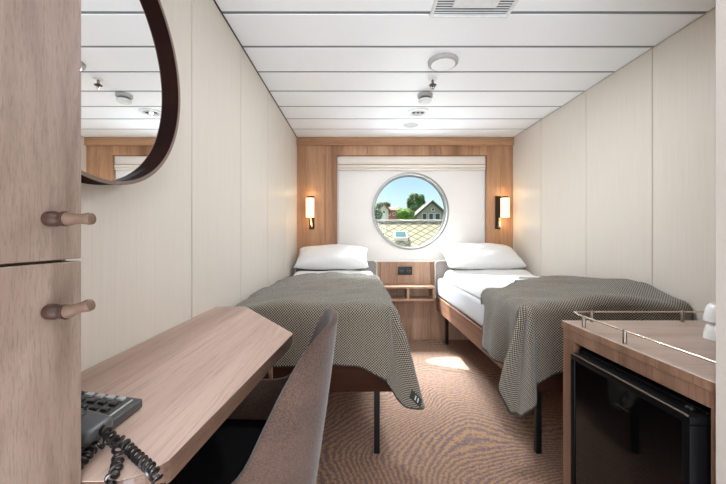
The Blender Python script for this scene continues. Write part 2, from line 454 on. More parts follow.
def pillow_bm(cx, cy, cz, w, l, h, tilt, seed=0, yaw=0):
    bm = BM(); n = 30; top = []; bot = []
    for i in range(n + 1):
        r1 = []; r2 = []
        for j in range(n + 1):
            u = -1 + 2 * i / n; v = -1 + 2 * j / n
            pu = u * (1 - .07 * (1 - v * v) ** 1 * 0 - .05 * v * v * 0); pin = 1 - .06 * (1 - abs(v)) ** .5 * 0
            ex = 1 - .055 * (1 - v * v) * abs(u) ** 6 * 1; ey = 1 - .085 * (1 - u * u) * abs(v) ** 6
            th = (max(0, 1 - abs(u) ** 2.6) * max(0, 1 - abs(v) ** 2.6)) ** .45
            nz = noise.noise(Vector((u * 2.2 + seed, v * 2.2, seed))) * .02 * th
            x = u * w / 2 * ex; y = v * l / 2 * ey
            a = Vector((x, y, th * h * .55 + nz)); b = Vector((x, y, -th * h * .45 + nz))
            r1.append(bm.verts.new(a)); r2.append(bm.verts.new(b) if 0 < i < n and 0 < j < n else r1[-1])
        top.append(r1); bot.append(r2)
    for i in range(n):
        for j in range(n):
            bm.faces.new((top[i][j], top[i + 1][j], top[i + 1][j + 1], top[i][j + 1]))
            q = (bot[i][j], bot[i][j + 1], bot[i + 1][j + 1], bot[i + 1][j])
            if len(set(q)) == 4 and not all(v in (top[i][j], top[i][j + 1], top[i + 1][j + 1], top[i + 1][j]) for v in q): bm.faces.new(q)
    m = Matrix.Translation((cx, cy, cz)) @ Matrix.Rotation(yaw, 4, 'Z') @ Matrix.Rotation(tilt, 4, 'X')
    bmesh.ops.transform(bm, matrix=m, verts=bm.verts)
    return bm

YFOOT, YHEAD = 1.64, 3.40
def make_bed(x0, x1, side, label):
    """side: +1 open side faces +X (left bed), -1 faces -X (right bed)"""
    t = thing('single_bed', ((x0 + x1) / 2, (YFOOT + YHEAD) / 2, 0), label, 'bed')
    bm = BM(); rt = .022
    box(bm, x0 + .01, x0 + .01 + rt, YFOOT, YHEAD, .33, .47, .002, 1); box(bm, x1 - .01 - rt, x1 - .01, YFOOT, YHEAD, .33, .47, .002, 1)
    obj('side_rail', bm, M['rail_wood'], t)
    obj('foot_board', box(BM(), x0 + .01, x1 - .01, YFOOT - .022, YFOOT, .318, .47, .002, 1), M['foot_wood'], t)
    bm = BM()
    for i in range(12):
        y = YFOOT + .08 + i * .145; box(bm, x0 + .03, x1 - .03, y, y + .07, .452, .468)
    obj('slats', bm, M['oak_low'], t)
    for lx in (x0 + .1, x1 - .1):
        for ly in (YFOOT + .02, YHEAD - .05):
            bm = BM(); box(bm, lx - .014, lx + .014, ly - .014, ly + .014, 0, .452, .004, 2); obj('leg', bm, M['black_metal'], t)
    m = rounded_block(x0 + .012, x1 - .012, YFOOT + .004, YHEAD - .005, .472, .655, .035, .004, seed=side)
    obj('mattress', m, M['mattress'], t, True)
    # upholstered headboard with pale piping
    hx0, hx1 = x0, x1
    poly = round_poly([(hx0, .45), (hx1, .45), (hx1, .825), (hx0, .825)], [0, 0, .035, .035])
    bm = BM(); prism(bm, poly, 0, .055, .006)
    bmesh.ops.transform(bm, matrix=Matrix(((1, 0, 0, 0), (0, 0, 1, YHEAD + .015), (0, 1, 0, 0), (0, 0, 0, 1))), verts=bm.verts)
    hb = obj('headboard', bm, M['head_felt'], t, True)
    pts = [(x, YHEAD + .018, z) for x, z in poly[1:]] + [(poly[0][0], YHEAD + .018, poly[0][1])]
    obj('piping', tube(BM(), pts, .005, 8), M['piping'], hb, True)
    return t
make_bed(-.628, .195, 1, 'single bed on the left beside the desk, under a woven throw')
make_bed(.79, 1.612, -1, 'single bed on the right behind the fridge cabinet, throw hanging in a point')

# duvets
def smooth(a): a = max(0, min(1, a)); return a * a * (3 - 2 * a)
def duvet(x0, x1, y0, y1, z0, zt, side, seed, wallrise=0):
    bm = BM(); nx, ny = 40, 70; g = []
    for i in range(nx + 1):
        row = []
        for j in range(ny + 1):
            u = i / nx; v = j / ny
            x = x0 + (x1 - x0) * u; y = y0 + (y1 - y0) * v
            e = min(u, 1 - u) * (x1 - x0); ey = min(v, 1 - v) * (y1 - y0)
            f = min(1, e / .06); fy = min(1, ey / .05)
            rnd = math.sqrt(max(0, 1 - (1 - f) ** 2)) * math.sqrt(max(0, 1 - (1 - fy) ** 2))
            w = (u if side < 0 else 1 - u)
            z = z0 + (zt - z0 + wallrise * w) * rnd
            z += .035 * smooth((v - .84) / .1) * rnd
            z += (noise.noise(Vector((x * 3, y * 3, seed))) * .010 + noise.noise(Vector((x * 9, y * 4, seed + 3))) * .005) * rnd
            row.append(bm.verts.new((x, y, z)))
        g.append(row)
    for i in range(nx):
        for j in range(ny): bm.faces.new((g[i][j], g[i + 1][j], g[i + 1][j + 1], g[i][j + 1]))
    bot = {}
    edge = [(i, 0) for i in range(nx)] + [(nx, j) for j in range(ny)] + [(i, ny) for i in range(nx, 0, -1)] + [(0, j) for j in range(ny, 0, -1)]
    lo = [bm.verts.new((g[i][j].co.x, g[i][j].co.y, z0 - .006)) for i, j in edge]
    n = len(edge)
    for k in range(n):
        a = edge[k]; b = edge[(k + 1) % n]
        bm.faces.new((g[a[0]][a[1]], lo[k], lo[(k + 1) % n], g[b[0]][b[1]]))
    bm.faces.new(lo)
    return bm
o = obj('duvet', duvet(-.605, .160, 1.66, 3.22, .665, .712, 1, 2), M['linen'], None, True, (-.2, 2.4, .66))
tag(o, 'white duvet on the left bed, showing between pillow and woven throw', 'duvet')
o = obj('duvet', duvet(.815, 1.605, 1.66, 3.22, .665, .722, -1, 8, .008), M['linen'], None, True, (1.2, 2.4, .66))
tag(o, 'white duvet on the right bed, its edge falling beside the grey throw', 'duvet')
o = obj('pillow', pillow_bm(-.245, 3.265, .868, .70, .38, .16, math.radians(25), 1), M['linen'], None, 'all', (-.24, 3.25, .75))
tag(o, 'plump white pillow at the head of the left bed', 'pillow')
o = obj('pillow', pillow_bm(1.20, 3.268, .875, .74, .39, .17, math.radians(25), 5), M['linen'], None, 'all', (1.2, 3.25, .75))
tag(o, 'white pillow with a sunlit corner at the head of the right bed', 'pillow')

# woven throws
def smooth(a): a = max(0, min(1, a)); return a * a * (3 - 2 * a)
def throw_fn(xe, side, yf, ztop, seed, SPREAD=.17):
    R = .055
    def drop(r, flare):
        if r < PI / 2 * R: return R * math.sin(r / R), R * (1 - math.cos(r / R))
        d = r - PI / 2 * R; return R + flare * d, R + d * math.sqrt(max(0, 1 - flare * flare))
    def fn(q, p, lift=0):
        a, b = max(q, 0), max(p, 0); r = math.hypot(a, b)
        X, Y = min(q, 0), min(p, 0); z = ztop(q, p)
        tx, ty = X, Y
        if r > 0:
            da, db = a / r, b / r; c = 2 * da * db
            fl = .05 + .10 * c
            h, v = drop(r, fl)
            amp = min(1, v / .12)
            pleat = 0
            if c > 0:
                ph = math.atan2(b, a); pleat = .028 * math.sin(ph * 8 + seed) * amp * math.sin(2 * min(ph, PI / 2 - ph)) ** .3
            if b > 0 and a == 0: pleat = (.016 * math.sin(p * 2 + q * 15 + seed) + .007 * math.sin(q * 37 + seed * 2)) * amp * smooth(-q / .12)
            if a > 0 and b == 0: pleat = (.018 * math.sin(q * 3 + p * 13 + seed) + .009 * math.sin(p * 31 + seed * 2)) * amp * smooth(-p / .12)
            h += pleat + lift
            tx += da * h + SPREAD * a * amp * (b > 0) * min(1, b / .12); ty += db * h + .10 * b * amp * (a > 0) * min(1, a / .12); z -= v
        else: z += lift
        lump = noise.noise(Vector((q * 3.2, p * 3.2, seed))) * .018 + abs(noise.noise(Vector((q * 5 + p * 3, p * 4, seed + 9)))) * .022
        z += lump * (1 if r == 0 else max(.2, 1 - r * 4))
        return Vector((xe + side * tx, yf - ty, z))
    return fn
def make_throw(fn, qs, ps, pmin, label, pmax=None):
    """qs/ps ranges in cloth metres; pmin(q): where the far hem starts"""
    bm = BM(); uvl = bm.loops.layers.uv.new('UVMap'); st = .0125
    nq = int((qs[1] - qs[0]) / st); npp = int((ps[1] - ps[0]) / st); g = []; uv = {}
    for i in range(nq + 1):
        q = qs[0] + (qs[1] - qs[0]) * i / nq; row = []
        p0 = pmin(q)
        for j in range(npp + 1):
            p = p0 + ((pmax(q) if pmax else ps[1]) - p0) * j / npp
            v = bm.verts.new(fn(q, p)); uv[v] = (q, p); row.append(v)
        g.append(row)
    for i in range(nq):
        for j in range(npp):
            f = bm.faces.new((g[i][j], g[i + 1][j], g[i + 1][j + 1], g[i][j + 1])); f.smooth = True
            for l in f.loops: l[uvl].uv = uv[l.vert]
    bound = [g[i][0].co.copy() for i in range(nq + 1)] + [g[nq][j].co.copy() for j in range(1, npp + 1)] + [g[i][npp].co.copy() for i in range(nq - 1, -1, -1)]
    c = g[nq // 2][npp // 2].co.copy()
    t = obj('woven_throw', bm, M['weave'], None, 'all', c)
    sol = t.modifiers.new('thick', 'SOLIDIFY'); sol.thickness = .007; sol.offset = 0
    tag(t, label, 'throw blanket')
    h = obj('hem', tube(BM(), bound[::2], .0052, 6), M['hem'], t, True)
    return t
fl = throw_fn(.142, 1, 1.655, lambda q, p: .728 + .012 * math.sin(max(0, min(1, -q / .75)) * PI) - .006 * smooth((-q - .6) / .15), 1.3)
tl = make_throw(fl, (-.755, .36), (-1.42, .315), lambda q: -1.29 - .04 * math.sin(q * 5) + .25 * smooth((q + .1) / .4), 'grey woven throw on the left bed with a small black tag on its corner',
                lambda q: min(.315 + .11 * smooth((q + .16) / .3), math.sqrt(.475 ** 2 - max(0, q) ** 2)))
fr = throw_fn(.845, -1, 1.655, lambda q, p: .738 + .06 * smooth(-q / .6) * (1 - smooth((-p - .5) / .6)) - .02 * smooth((-p - .6) / .5) - .06 * smooth((p + .25) / .25) * smooth((-q - .3) / .45), 4.1)
tr = make_throw(fr, (-.755, .385), (-1.3, .36), lambda q: -.48 - .75 * smooth(-(q - .02) / .72) - .05 * math.sin(q * 9), 'grey woven throw on the right bed, its corner hanging towards the floor', lambda q: min(.345 + .10 * smooth((q + .16) / .3), math.sqrt(.52 ** 2 - max(0, q) ** 2)))
def tag_patch(fn, q0, q1, p0, p1, off):
    bm = BM(); n = 5; g = [[bm.verts.new(fn(q0 + (q1 - q0) * i / n, p0 + (p1 - p0) * j / n, off)) for j in range(n + 1)] for i in range(n + 1)]
    for i in range(n):
        for j in range(n): bm.faces.new((g[i][j], g[i + 1][j], g[i + 1][j + 1], g[i][j + 1]))
    return bm
pt = obj('sewn_tag', tag_patch(fl, .215, .285, .325, .368, .016), M['hem'], tl)
pt['label'] = 'small black tag with pale lettering'
sm = pt.modifiers.new('thick', 'SOLIDIFY'); sm.thickness = .0015
for k in range(2):
    o = obj('tag_lettering', tag_patch(fl, .24 + k * .016, .246 + k * .016, .335, .358, .0185), M['key_lite'], pt)

# ------------------------------------------------------------------ bedside shelf, socket
t = thing('bedside_shelf', (.485, YB, .43), 'wooden two-compartment shelf on the wall between the two beds', 'shelf')
bm = BM(); sx0, sx1, sy, z0, z1 = .215, .765, YB - .17, .432, .578; th = .022
box(bm, sx0, sx1, sy, YB - .001, z1 - th, z1, .0015, 1)
obj('top_board', bm, M['oak_low'], t)
obj('bottom_board', box(BM(), sx0, sx1, sy, YB - .001, z0, z0 + th, .0015, 1), M['oak_low'], t)
for x in (sx0, (sx0 + sx1) / 2 - th / 2 + .01, sx1 - th):
    obj('divider' if sx0 < x < sx1 - th else 'side_board', box(BM(), x, x + th, sy + .0005, YB - .001, z0 + th, z1 - th), M['oak_low'], t)
t = thing('power_socket', (.492, YB, .72), 'black double power socket on the wood panel above the shelf', 'power socket')
obj('plate', box(BM(), .418, .567, YB - .010, YB, .675, .762, .003, 2), M['socket'], t, True)
for x in (.455, .53):
    bm = BM(); lathe(bm, (x, YB - .0095, .718), (0, -1, 0), [(.026, 0), (.026, .005), (.0215, .005), (.0215, .001), (0, .001)], 24); obj('outlet', bm, M['black_plastic'], t, True)
    bm = BM()
    for dx in (-.009, .009): lathe(bm, (x + dx, YB - .0107, .718), (0, -1, 0), [(.003, 0), (.003, .0012), (0, .0012)], 10)
    obj('contact', bm, M['grey_plastic'], t, True)

# ------------------------------------------------------------------ wall sconces
def sconce(px, sxx, side, label):
    t = thing('wall_sconce', (px, YB, 1.3), label, 'wall lamp', 'lit wall lamps beside the window')
    obj('back_plate', box(BM(), px - .026, px + .026, YB - .014, YB, 1.15, 1.495, .003, 2), M['bronze'], t, True)
    obj('arm', tube(BM(), [(px, YB - .012, 1.475), (px + (sxx - px) * .5, YB - .05, 1.475), (sxx, YB - .075, 1.475)], .007, 10), M['bronze'], t, True)
    bm = BM(); lathe(bm, (sxx, YB - .075, 1.268), (0, 0, 1), [(0, 0), (.042, 0), (.043, .004), (.043, .193), (.041, .197), (0, .197)], 32)
    sh = obj('lamp_shade', bm, M['shade'], t, True)
    obj('cap', lathe(BM(), (sxx, YB - .075, 1.4655), (0, 0, 1), [(0, 0), (.030, 0), (.030, .014), (0, .014)], 24), M['bronze'], t, True)
    a = Vector((px - side * .008, YB - .03, 1.262)); b = Vector((px + side * .012, YB - .07, 1.165))
    obj('reading_spot', tube(BM(), [a, b], .012, 14), M['brass'], t, True)
    obj('spot_joint', tube(BM(), [(px, YB - .012, 1.225), (px, YB - .04, 1.225)], .008, 10), M['bronze'], t, True)
    for z in (1.51, 1.22):
        light('sconce_bulb', 'POINT', (sxx, YB - .075, z), (0, 0, -1), .4, (1, .70, .38), shadow_soft_size=.03)
    return t
sconce(-.475, -.484, 1, 'lit wall lamp with a white shade above the left bed')
sconce(1.455, 1.500, -1, 'lit wall lamp with a white shade above the right bed')

# ------------------------------------------------------------------ ceiling fittings
def disc(name, x, y, r, h, label, cat, mats, prof=None, parts=()):
    t = thing(name, (x, y, H), label, cat); return t
t = thing('ceiling_disc', (.502, 1.975, H), 'large plain white disc on the ceiling nearest the vent', 'ceiling disc')
obj('body', lathe(BM(), (.502, 1.975, H), (0, 0, -1), [(0, 0), (.085, 0), (.088, .004), (.086, .018), (.078, .023)], 40), M['grey_plastic'], t, True)  # grey body: the shading of the disc's rim put into its colour
obj('cover', lathe(BM(), (.502, 1.975, H - .0225), (0, 0, -1), [(0, 0), (.070, 0), (.068, .004), (0, .006)], 40), M['ceil'], t, True)
t = thing('sprinkler', (.492, 2.2, H), 'small metal fire sprinkler hanging from the ceiling', 'sprinkler')
obj('escutcheon', lathe(BM(), (.492, 2.2, H), (0, 0, -1), [(0, 0), (.030, 0), (.026, .006), (0, .007)], 24), M['white_plastic'], t, True)
obj('pipe', tube(BM(), [(.492, 2.2, H), (.492, 2.2, H - .03)], .008, 12), M['silver'], t, True)
bm = BM()
for s in (-1, 1): tube(bm, [(.492 + s * .008, 2.2, H - .03), (.492 + s * .018, 2.2, H - .044), (.492 + s * .004, 2.2, H - .07)], .003, 8)
obj('frame_arms', bm, M['silver'], t, True)
obj('glass_bulb', tube(BM(), [(.492, 2.2, H - .03), (.492, 2.2, H - .068)], .003, 8), M['bronze'], t, True)
bm = BM(); lathe(bm, (.492, 2.2, H - .04), (0, 0, -1), [(0, 0), (.024, 0), (.024, .003), (0, .003)], 16)
obj('deflector', bm, M['bronze'], t, True)
t = thing('smoke_detector', (.49, 2.44, H), 'ribbed white smoke detector on the ceiling', 'smoke detector')
obj('base', lathe(BM(), (.49, 2.44, H), (0, 0, -1), [(0, 0), (.054, 0), (.054, .02), (.046, .024), (0, .024)], 32), M['grey_plastic'], t, True)
obj('chamber', lathe(BM(), (.49, 2.44, H - .024), (0, 0, -1), [(0, 0), (.040, 0), (.040, .014), (0, .014)], 32), M['vent_dark'], t, True)
obj('cap', lathe(BM(), (.49, 2.44, H - .038), (0, 0, -1), [(0, 0), (.046, 0), (.048, .012), (.036, .024), (0, .027)], 32), M['white_plastic'], t, True)
t = thing('ceiling_downlight', (.50, 2.78, H), 'round white ceiling spotlight with three dark louvres', 'ceiling light')
obj('trim_ring', lathe(BM(), (.50, 2.78, H), (0, 0, -1), [(.058, 0), (.090, 0), (.088, .006), (.062, .010), (.058, .006), (.058, 0)], 40), M['white_plastic'], t, True)
obj('lamp_lens', lathe(BM(), (.50, 2.78, H - .002), (0, 0, -1), [(0, 0), (.058, 0), (.058, .002), (0, .002)], 32), M['grey_plastic'], t, True)
for k in range(3):
    x = .50 - .034 + k * .034
    obj('louvre', lathe(BM(), (x, 2.78, H - .004), (0, 0, -1), [(0, 0), (.013, 0), (.013, .004), (.006, .004), (.006, .001), (0, .001)], 16), M['black_metal'], t, True)
t = thing('ceiling_speaker', (.49, 3.09, H), 'flat round perforated disc on the ceiling nearest the window', 'ceiling speaker')
obj('rim', lathe(BM(), (.49, 3.09, H), (0, 0, -1), [(.07, 0), (.082, 0), (.080, .005), (.07, .006), (.07, 0)], 40), M['white_plastic'], t, True)
obj('grille', lathe(BM(), (.49, 3.09, H), (0, 0, -1), [(0, 0), (.07, 0), (.07, .004), (0, .004)], 32), M['grey_plastic'], t, True)
# square air vent, partly out of the frame
t = thing('ceiling_vent', (.52, 1.39, H), 'square white ceiling vent with fine slats at the top of the picture', 'air vent')
vx0, vx1, vy0, vy1 = .335, .70, 1.20, 1.570
bm = BM(); w = .014
for a in ((vx0, vx1, vy0, vy0 + w), (vx0, vx1, vy1 - w, vy1), (vx0, vx0 + w, vy0 + w, vy1 - w), (vx1 - w, vx1, vy0 + w, vy1 - w)):
    box(bm, *a, H - .014, H + .002, .003, 1)
obj('frame', bm, M['white_plastic'], t)
obj('backing', box(BM(), vx0 + w, vx1 - w, vy0 + w, vy1 - w, H - .002, H), M['slat_dark'], t)
bm = BM(); k = 0
y = vy0 + w + .006
while y < vy1 - w - .004:
    box(bm, vx0 + w, vx1 - w, y, y + .006, H - .006, H - .004); y += .016
obj('slats', bm, M['white_plastic'], t)
obj('centre_plate', box(BM(), vx0 + .085, vx1 - .085, vy0 + .085, vy1 - .075, H - .020, H - .010, .003, 1), M['white_plastic'], t)

# made-up ceiling lamps out of view behind the camera, added for fill
for i, (x, y) in enumerate(((.2, -.45), (.2, -1.2))):
    t = thing('ceiling_downlight', (x, y, H), ('added round fill light, unseen in the ceiling directly behind the viewpoint', 'added round fill light, unseen in the ceiling nearest the entrance wall')[i], 'ceiling light')
    obj('trim_ring', lathe(BM(), (x, y, H), (0, 0, -1), [(.058, 0), (.090, 0), (.088, .006), (.062, .010), (.058, .006), (.058, 0)], 40), M['white_plastic'], t, True)
    obj('lamp_lens', lathe(BM(), (x, y, H - .001), (0, 0, -1), [(0, 0), (.058, 0), (.058, .003), (0, .003)], 32), M['lamp_lens'], t, True)
    light('fill_downlight', 'AREA', (x, y, H - .02), (0, 0, -1), 1.5, (1, .93, .84), shape='DISK', size=.11)

# ------------------------------------------------------------------ round mirror on the left wall
MY, MZ, MR = .768, 1.507, .322
t = thing('round_mirror', (XL, MY, MZ), 'round wall mirror with a deep dark wooden rim', 'mirror')
xf, xg = -.575, -.603
obj('mirror_glass', lathe(BM(), (XL, MY, MZ), (1, 0, 0), [(0, 0), (MR - .008, 0), (MR - .008, xg - XL), (0, xg - XL)], 96), M['mirror'], t, False)
bm = BM(); lathe(bm, (XL, MY, MZ), (1, 0, 0), [(MR, 0), (MR, xf - XL - .001), (MR - .008, xf - XL - .001), (MR - .009, .0265), (MR - .009, .004), (MR, 0)], 128)
rim = obj('rim', bm, M['rim'], t, True)
obj('rim_edge', lathe(BM(), (XL, MY, MZ), (1, 0, 0), [(MR + .0005, xf - XL - .002), (MR + .0005, xf - XL), (MR - .0085, xf - XL), (MR - .0085, xf - XL - .002), (MR + .0005, xf - XL - .002)], 128), M['rim_edge'], rim, True)

# ------------------------------------------------------------------ wardrobe at the left edge
CXF, CY0, CY1 = -.344, -.20, .42
t = thing('wardrobe', ((XL + CXF) / 2, .1, 0), 'tall walnut wardrobe at the left edge with two stacked doors', 'wardrobe')
obj('body', box(BM(), XL + .001, CXF - .02, CY0, CY1, 0, 2.085, .001, 1), M['cab_wood'], t)
for z0, z1 in ((.08, 1.0315), (1.0345, 2.08)):
    d = obj('door', box(BM(), CXF - .019, CXF, CY0 + .002, CY1 - .001, z0, z1, .0015, 2), M['cab_wood'], t)
    zc = 1.081 if z0 > .5 else .978
    yk = .372; lift = .0 if z0 > .5 else .010
    bm = BM(); lathe(bm, (CXF, yk, zc), (1, 0, 0), [(0, 0), (.0075, 0), (.0085, .003), (.0085, .011), (.0068, .014), (.0068, .017), (.0085, .019), (.0085, .022), (0, .022)], 28)
    kb = obj('knob_base', bm, M['knob_dark'], d, True)
    ax = Vector((1, 0, lift / .035))
    bm = BM(); lathe(bm, (CXF + .021, yk, zc), ax, [(0, 0), (.0072, 0), (.0080, .003), (.0060, .010), (.0056, .016), (.0062, .022), (.0068, .026), (.0062, .029), (0, .031)], 28)
    obj('knob', bm, M['knob_lite'], d, True)

# ------------------------------------------------------------------ desk
DZ = .755
t = thing('desk', (-.45, .95, 0), 'walnut desk along the left wall with a cut-off far corner', 'desk')
poly = [(XL + .001, .421), (-.262, .421), (-.205, 1.07), (-.50, 1.495), (XL + .001, 1.495)]
poly = round_poly(poly, [0, .055, .03, .02, 0], 8)
bm = BM(); prism(bm, poly, DZ - .032, DZ, .0015)
for f in bm.faces:
    f.material_index = 0 if abs(f.normal.z) > .5 else 1
bm.normal_update()
for f in bm.faces: f.material_index = 0 if f.normal.z > .5 else 1
obj('desktop', bm, [M['desk_wood'], M['edge_wood']], t)
obj('support_post', box(BM(), -.314, -.302, 1.185, 1.198, 0, DZ - .032, .002, 1), M['oak_low'], t)
obj('wall_bracket', box(BM(), XL + .001, XL + .03, .43, 1.46, DZ - .09, DZ - .032, .002, 1), M['rail_wood'], t)

# ------------------------------------------------------------------ chair
t = thing('tub_chair', (-.27, .95, 0), 'taupe felt tub chair tucked in at the desk', 'chair')
# rim line (x, y, z) from near front round the back to far front
rim_pts = [(-.46, .745, .47), (-.38, .732, .475), (-.30, .728, .50), (-.25, .731, .545), (-.205, .735, .635), (-.165, .742, .715), (-.128, .755, .775),
           (-.098, .778, .812), (-.068, .812, .838), (-.052, .855, .850), (-.052, .90, .856), (-.058, .945, .858), (-.068, .985, .855), (-.085, 1.03, .838), (-.108, 1.075, .800),
           (-.138, 1.11, .735), (-.175, 1.135, .66), (-.22, 1.15, .60), (-.27, 1.158, .578), (-.35, 1.16, .572), (-.46, 1.15, .55)]
base_pts = []
def cat(ps, n):
    out = []
    for i in range(len(ps) - 1):
        p0, p1, p2, p3 = (Vector(ps[max(0, min(len(ps) - 1, i + k))]) for k in (-1, 0, 1, 2))
        for j in range(n):
            s = j / n
            out.append(.5 * ((2 * p1) + (-p0 + p2) * s + (2 * p0 - 5 * p1 + 4 * p2 - p3) * s * s + (-p0 + 3 * p1 - 3 * p2 + p3) * s ** 3))
    out.append(Vector(ps[-1])); return out
rp = cat(rim_pts, 4)
cc = Vector((-.30, .945, 0)); ZB = .375
bm = BM(); NV = 14; g = []
for p in rp:
    row = []
    for j in range(NV + 1):
        s = j / NV; z = p.z + (ZB - p.z) * s
        dep = max(0, (.86 - z) / .48)
        k = 1 - .20 * dep ** 1.6                    # taper inwards toward the seat
        kx = 1 - .26 * dep ** 1.1 if p.x > cc.x else 1 - .05 * dep
        top = Vector((p.x, p.y, 0))
        ref = (.86 - p.z) / .48
        kr = 1 - .20 * max(0, ref) ** 1.6; krx = (1 - .26 * max(0, ref) ** 1.1) if p.x > cc.x else 1 - .05 * max(0, ref)
        x = cc.x + (top.x - cc.x) * kx / krx; y = cc.y + (top.y - cc.y) * k / kr
        row.append(bm.verts.new((x, y, z)))
    g.append(row)
for a, b in zip(g, g[1:]):
    for j in range(NV): bm.faces.new((a[j], a[j + 1], b[j + 1], b[j]))
sh = obj('shell', bm, M['chair_felt'], t, 'all')
# push the thickness inward
md = sh.modifiers.new('thick', 'SOLIDIFY'); md.thickness = .018; md.offset = -1
bv = sh.modifiers.new('round', 'BEVEL'); bv.width = .007; bv.segments = 3; bv.limit_method = 'ANGLE'; bv.angle_limit = math.radians(50)
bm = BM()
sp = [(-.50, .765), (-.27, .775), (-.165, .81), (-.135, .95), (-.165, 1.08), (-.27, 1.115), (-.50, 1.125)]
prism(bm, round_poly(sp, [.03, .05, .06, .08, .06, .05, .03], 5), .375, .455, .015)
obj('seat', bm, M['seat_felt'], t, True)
for lx, ly, dx, dy in ((-.45, .80, -.03, -.02), (-.45, 1.09, -.03, .02), (-.20, .82, .04, -.02), (-.20, 1.07, .04, .02)):
    obj('leg', tube(BM(), [(lx + dx, ly + dy, 0), (lx, ly, .376)], [.009, .014], 12), M['black_metal'], t, True)

# ------------------------------------------------------------------ telephone
t = thing('desk_telephone', (-.44, .49, DZ), 'grey push-button telephone on the near end of the desk', 'telephone')
px0, px1, py0, py1 = -.600, -.385, .452, .603
def wedge(bm, x0, x1, y0, y1, zb, zx0, zx1, bev):
    """block whose top slopes along x"""
    c = [(x0, y0, zb), (x1, y0, zb), (x1, y1, zb), (x0, y1, zb), (x0, y0, zx0), (x1, y0, zx1), (x1, y1, zx1), (x0, y1, zx0)]
    v = [bm.verts.new(p) for p in c]
    for q in ((3, 2, 1, 0), (4, 5, 6, 7), (0, 1, 5, 4), (1, 2, 6, 5), (2, 3, 7, 6), (3, 0, 4, 7)): bm.faces.new([v[k] for k in q])
    bmesh.ops.bevel(bm, geom=list({e for q in v for e in q.link_edges}), offset=bev, segments=3, profile=.5, affect='EDGES')
    return bm
ZP0, ZP1 = DZ + .046, DZ + .017
obj('phone_body', wedge(BM(), px0, px1, py0, py1, DZ + .001, ZP0, ZP1, .003), M['phone'], t, True)
def ztop(x): return ZP0 + (ZP1 - ZP0) * (x - px0) / (px1 - px0)
for i in range(6):
    for j in range(4):
        x = px1 - .030 - i * .0185; y = py1 - .013 - j * .0185
        lite = (j == 0 and i < 4)
        bm = BM(); wedge(bm, x - .006, x + .006, y - .0052, y + .0052, ztop(x) - .002, ztop(x - .006) + .0038, ztop(x + .006) + .0038, .0015)
        k = obj('key', bm, M['key_lite' if lite else 'key'], t, True)
        if lite: k['label'] = 'pale grey function key'
obj('name_strip', wedge(BM(), px1 - .014, px1 - .011, py0 + .075, py1 - .010, ztop(px1 - .012) - .002, ztop(px1 - .014) + .001, ztop(px1 - .011) + .001, .0003), M['key_lite'], t)
bm = BM()
wedge(bm, -.425, -.368, .458, .512, DZ + .016, DZ + .052, DZ + .036, .009)
wedge(bm, -.560, -.400, .464, .503, DZ + .040, DZ + .078, DZ + .050, .009)
wedge(bm, -.610, -.545, .458, .512, DZ + .04, DZ + .082, DZ + .080, .009)
obj('handset', bm, M['handset'], t, True)
def coil(path, rad, turns, wire, n=16):
    ps = cat(path, 8); L = [0]
    for a, b in zip(ps, ps[1:]): L.append(L[-1] + (b - a).length)
    N = int(turns * n); out = []; up = None
    for i in range(N + 1):
        d = L[-1] * i / N; k = 0
        while k < len(L) - 2 and L[k + 1] < d: k += 1
        s = (d - L[k]) / max(1e-9, L[k + 1] - L[k]); c = ps[k].lerp(ps[k + 1], s); tn = (ps[k + 1] - ps[k]).normalized()
        if up is None: up = Vector((0, 0, 1))
        up = (up - tn * up.dot(tn)).normalized(); b = tn.cross(up); an = 2 * PI * i / n
        out.append(c + (up * math.cos(an) + b * math.sin(an)) * rad)
    return tube(BM(), out, wire, 6)
def w(x, y, d):        # picture measurement -> place at depth d
    return ((x - 357.6) * d / FPX, d, 1.06 - (y - 237.8) * d / FPX)
zc = DZ + .009
def on_desk(x, y, up=0):
    d = FPX * (1.06 - zc - up) / (y - 237.8); return w(x, y, d)
c1 = [on_desk(70, 474), on_desk(84, 459), on_desk(93, 449), on_desk(103, 443, .002), on_desk(113, 439, .006), on_desk(123, 442, .003), on_desk(131.5, 451), on_desk(143, 461.5), on_desk(153, 471), w(158, 483, .414), w(161, 500, .405)]
obj('coiled_cord', coil(c1, .0056, 20, .0023), M['cord'], t, True)
c2 = [(-.366, .485, DZ + .028), on_desk(114, 440, .016), on_desk(118, 449, .010), on_desk(118, 459, .002), on_desk(116, 470), w(111, 480, .414), w(108, 500, .405)]
obj('coiled_cord', coil(c2, .0056, 10, .0023), M['cord'], t, True)

# ------------------------------------------------------------------ fridge cabinet
BX, BY0, BY1, BZ = .765, .716, 1.262, .75
t = thing('fridge_cabinet', (1.1, 1.0, 0), 'walnut cabinet at the right holding a small black fridge', 'cabinet')
bm = BM(); box(bm, BX, XR - .001, BY0, BY1, BZ - .024, BZ, .0015, 1)
bm.normal_update()
for f in bm.faces: f.material_index = 0 if f.normal.z > .5 else 1
obj('top', bm, [M['bar_top'], M['bar_wood']], t)
obj('front_apron', box(BM(), BX + .004, BX + .026, BY0, BY1 - .004, .688, BZ - .024, .001, 1), M['bar_wood'], t)
obj('front_stile', box(BM(), BX + .004, BX + .026, 1.192, BY1 - .004, 0, .688, .001, 1), M['bar_wood'], t)
obj('front_stile', box(BM(), BX + .004, BX + .026, BY0, .732, 0, .688, .001, 1), M['bar_wood'], t)
obj('end_panel', box(BM(), BX + .026, XR - .002, 1.238, BY1 - .005, 0, BZ - .024, .001, 1), M['bar_wood'], t)
obj('base_panel', box(BM(), BX + .026, 1.36, BY0, 1.238, .0, .06, .001, 1), M['bar_wood'], t)
obj('niche_lining', box(BM(), 1.36, 1.38, BY0, 1.238, .0, BZ - .024), M['fridge_black'], t)
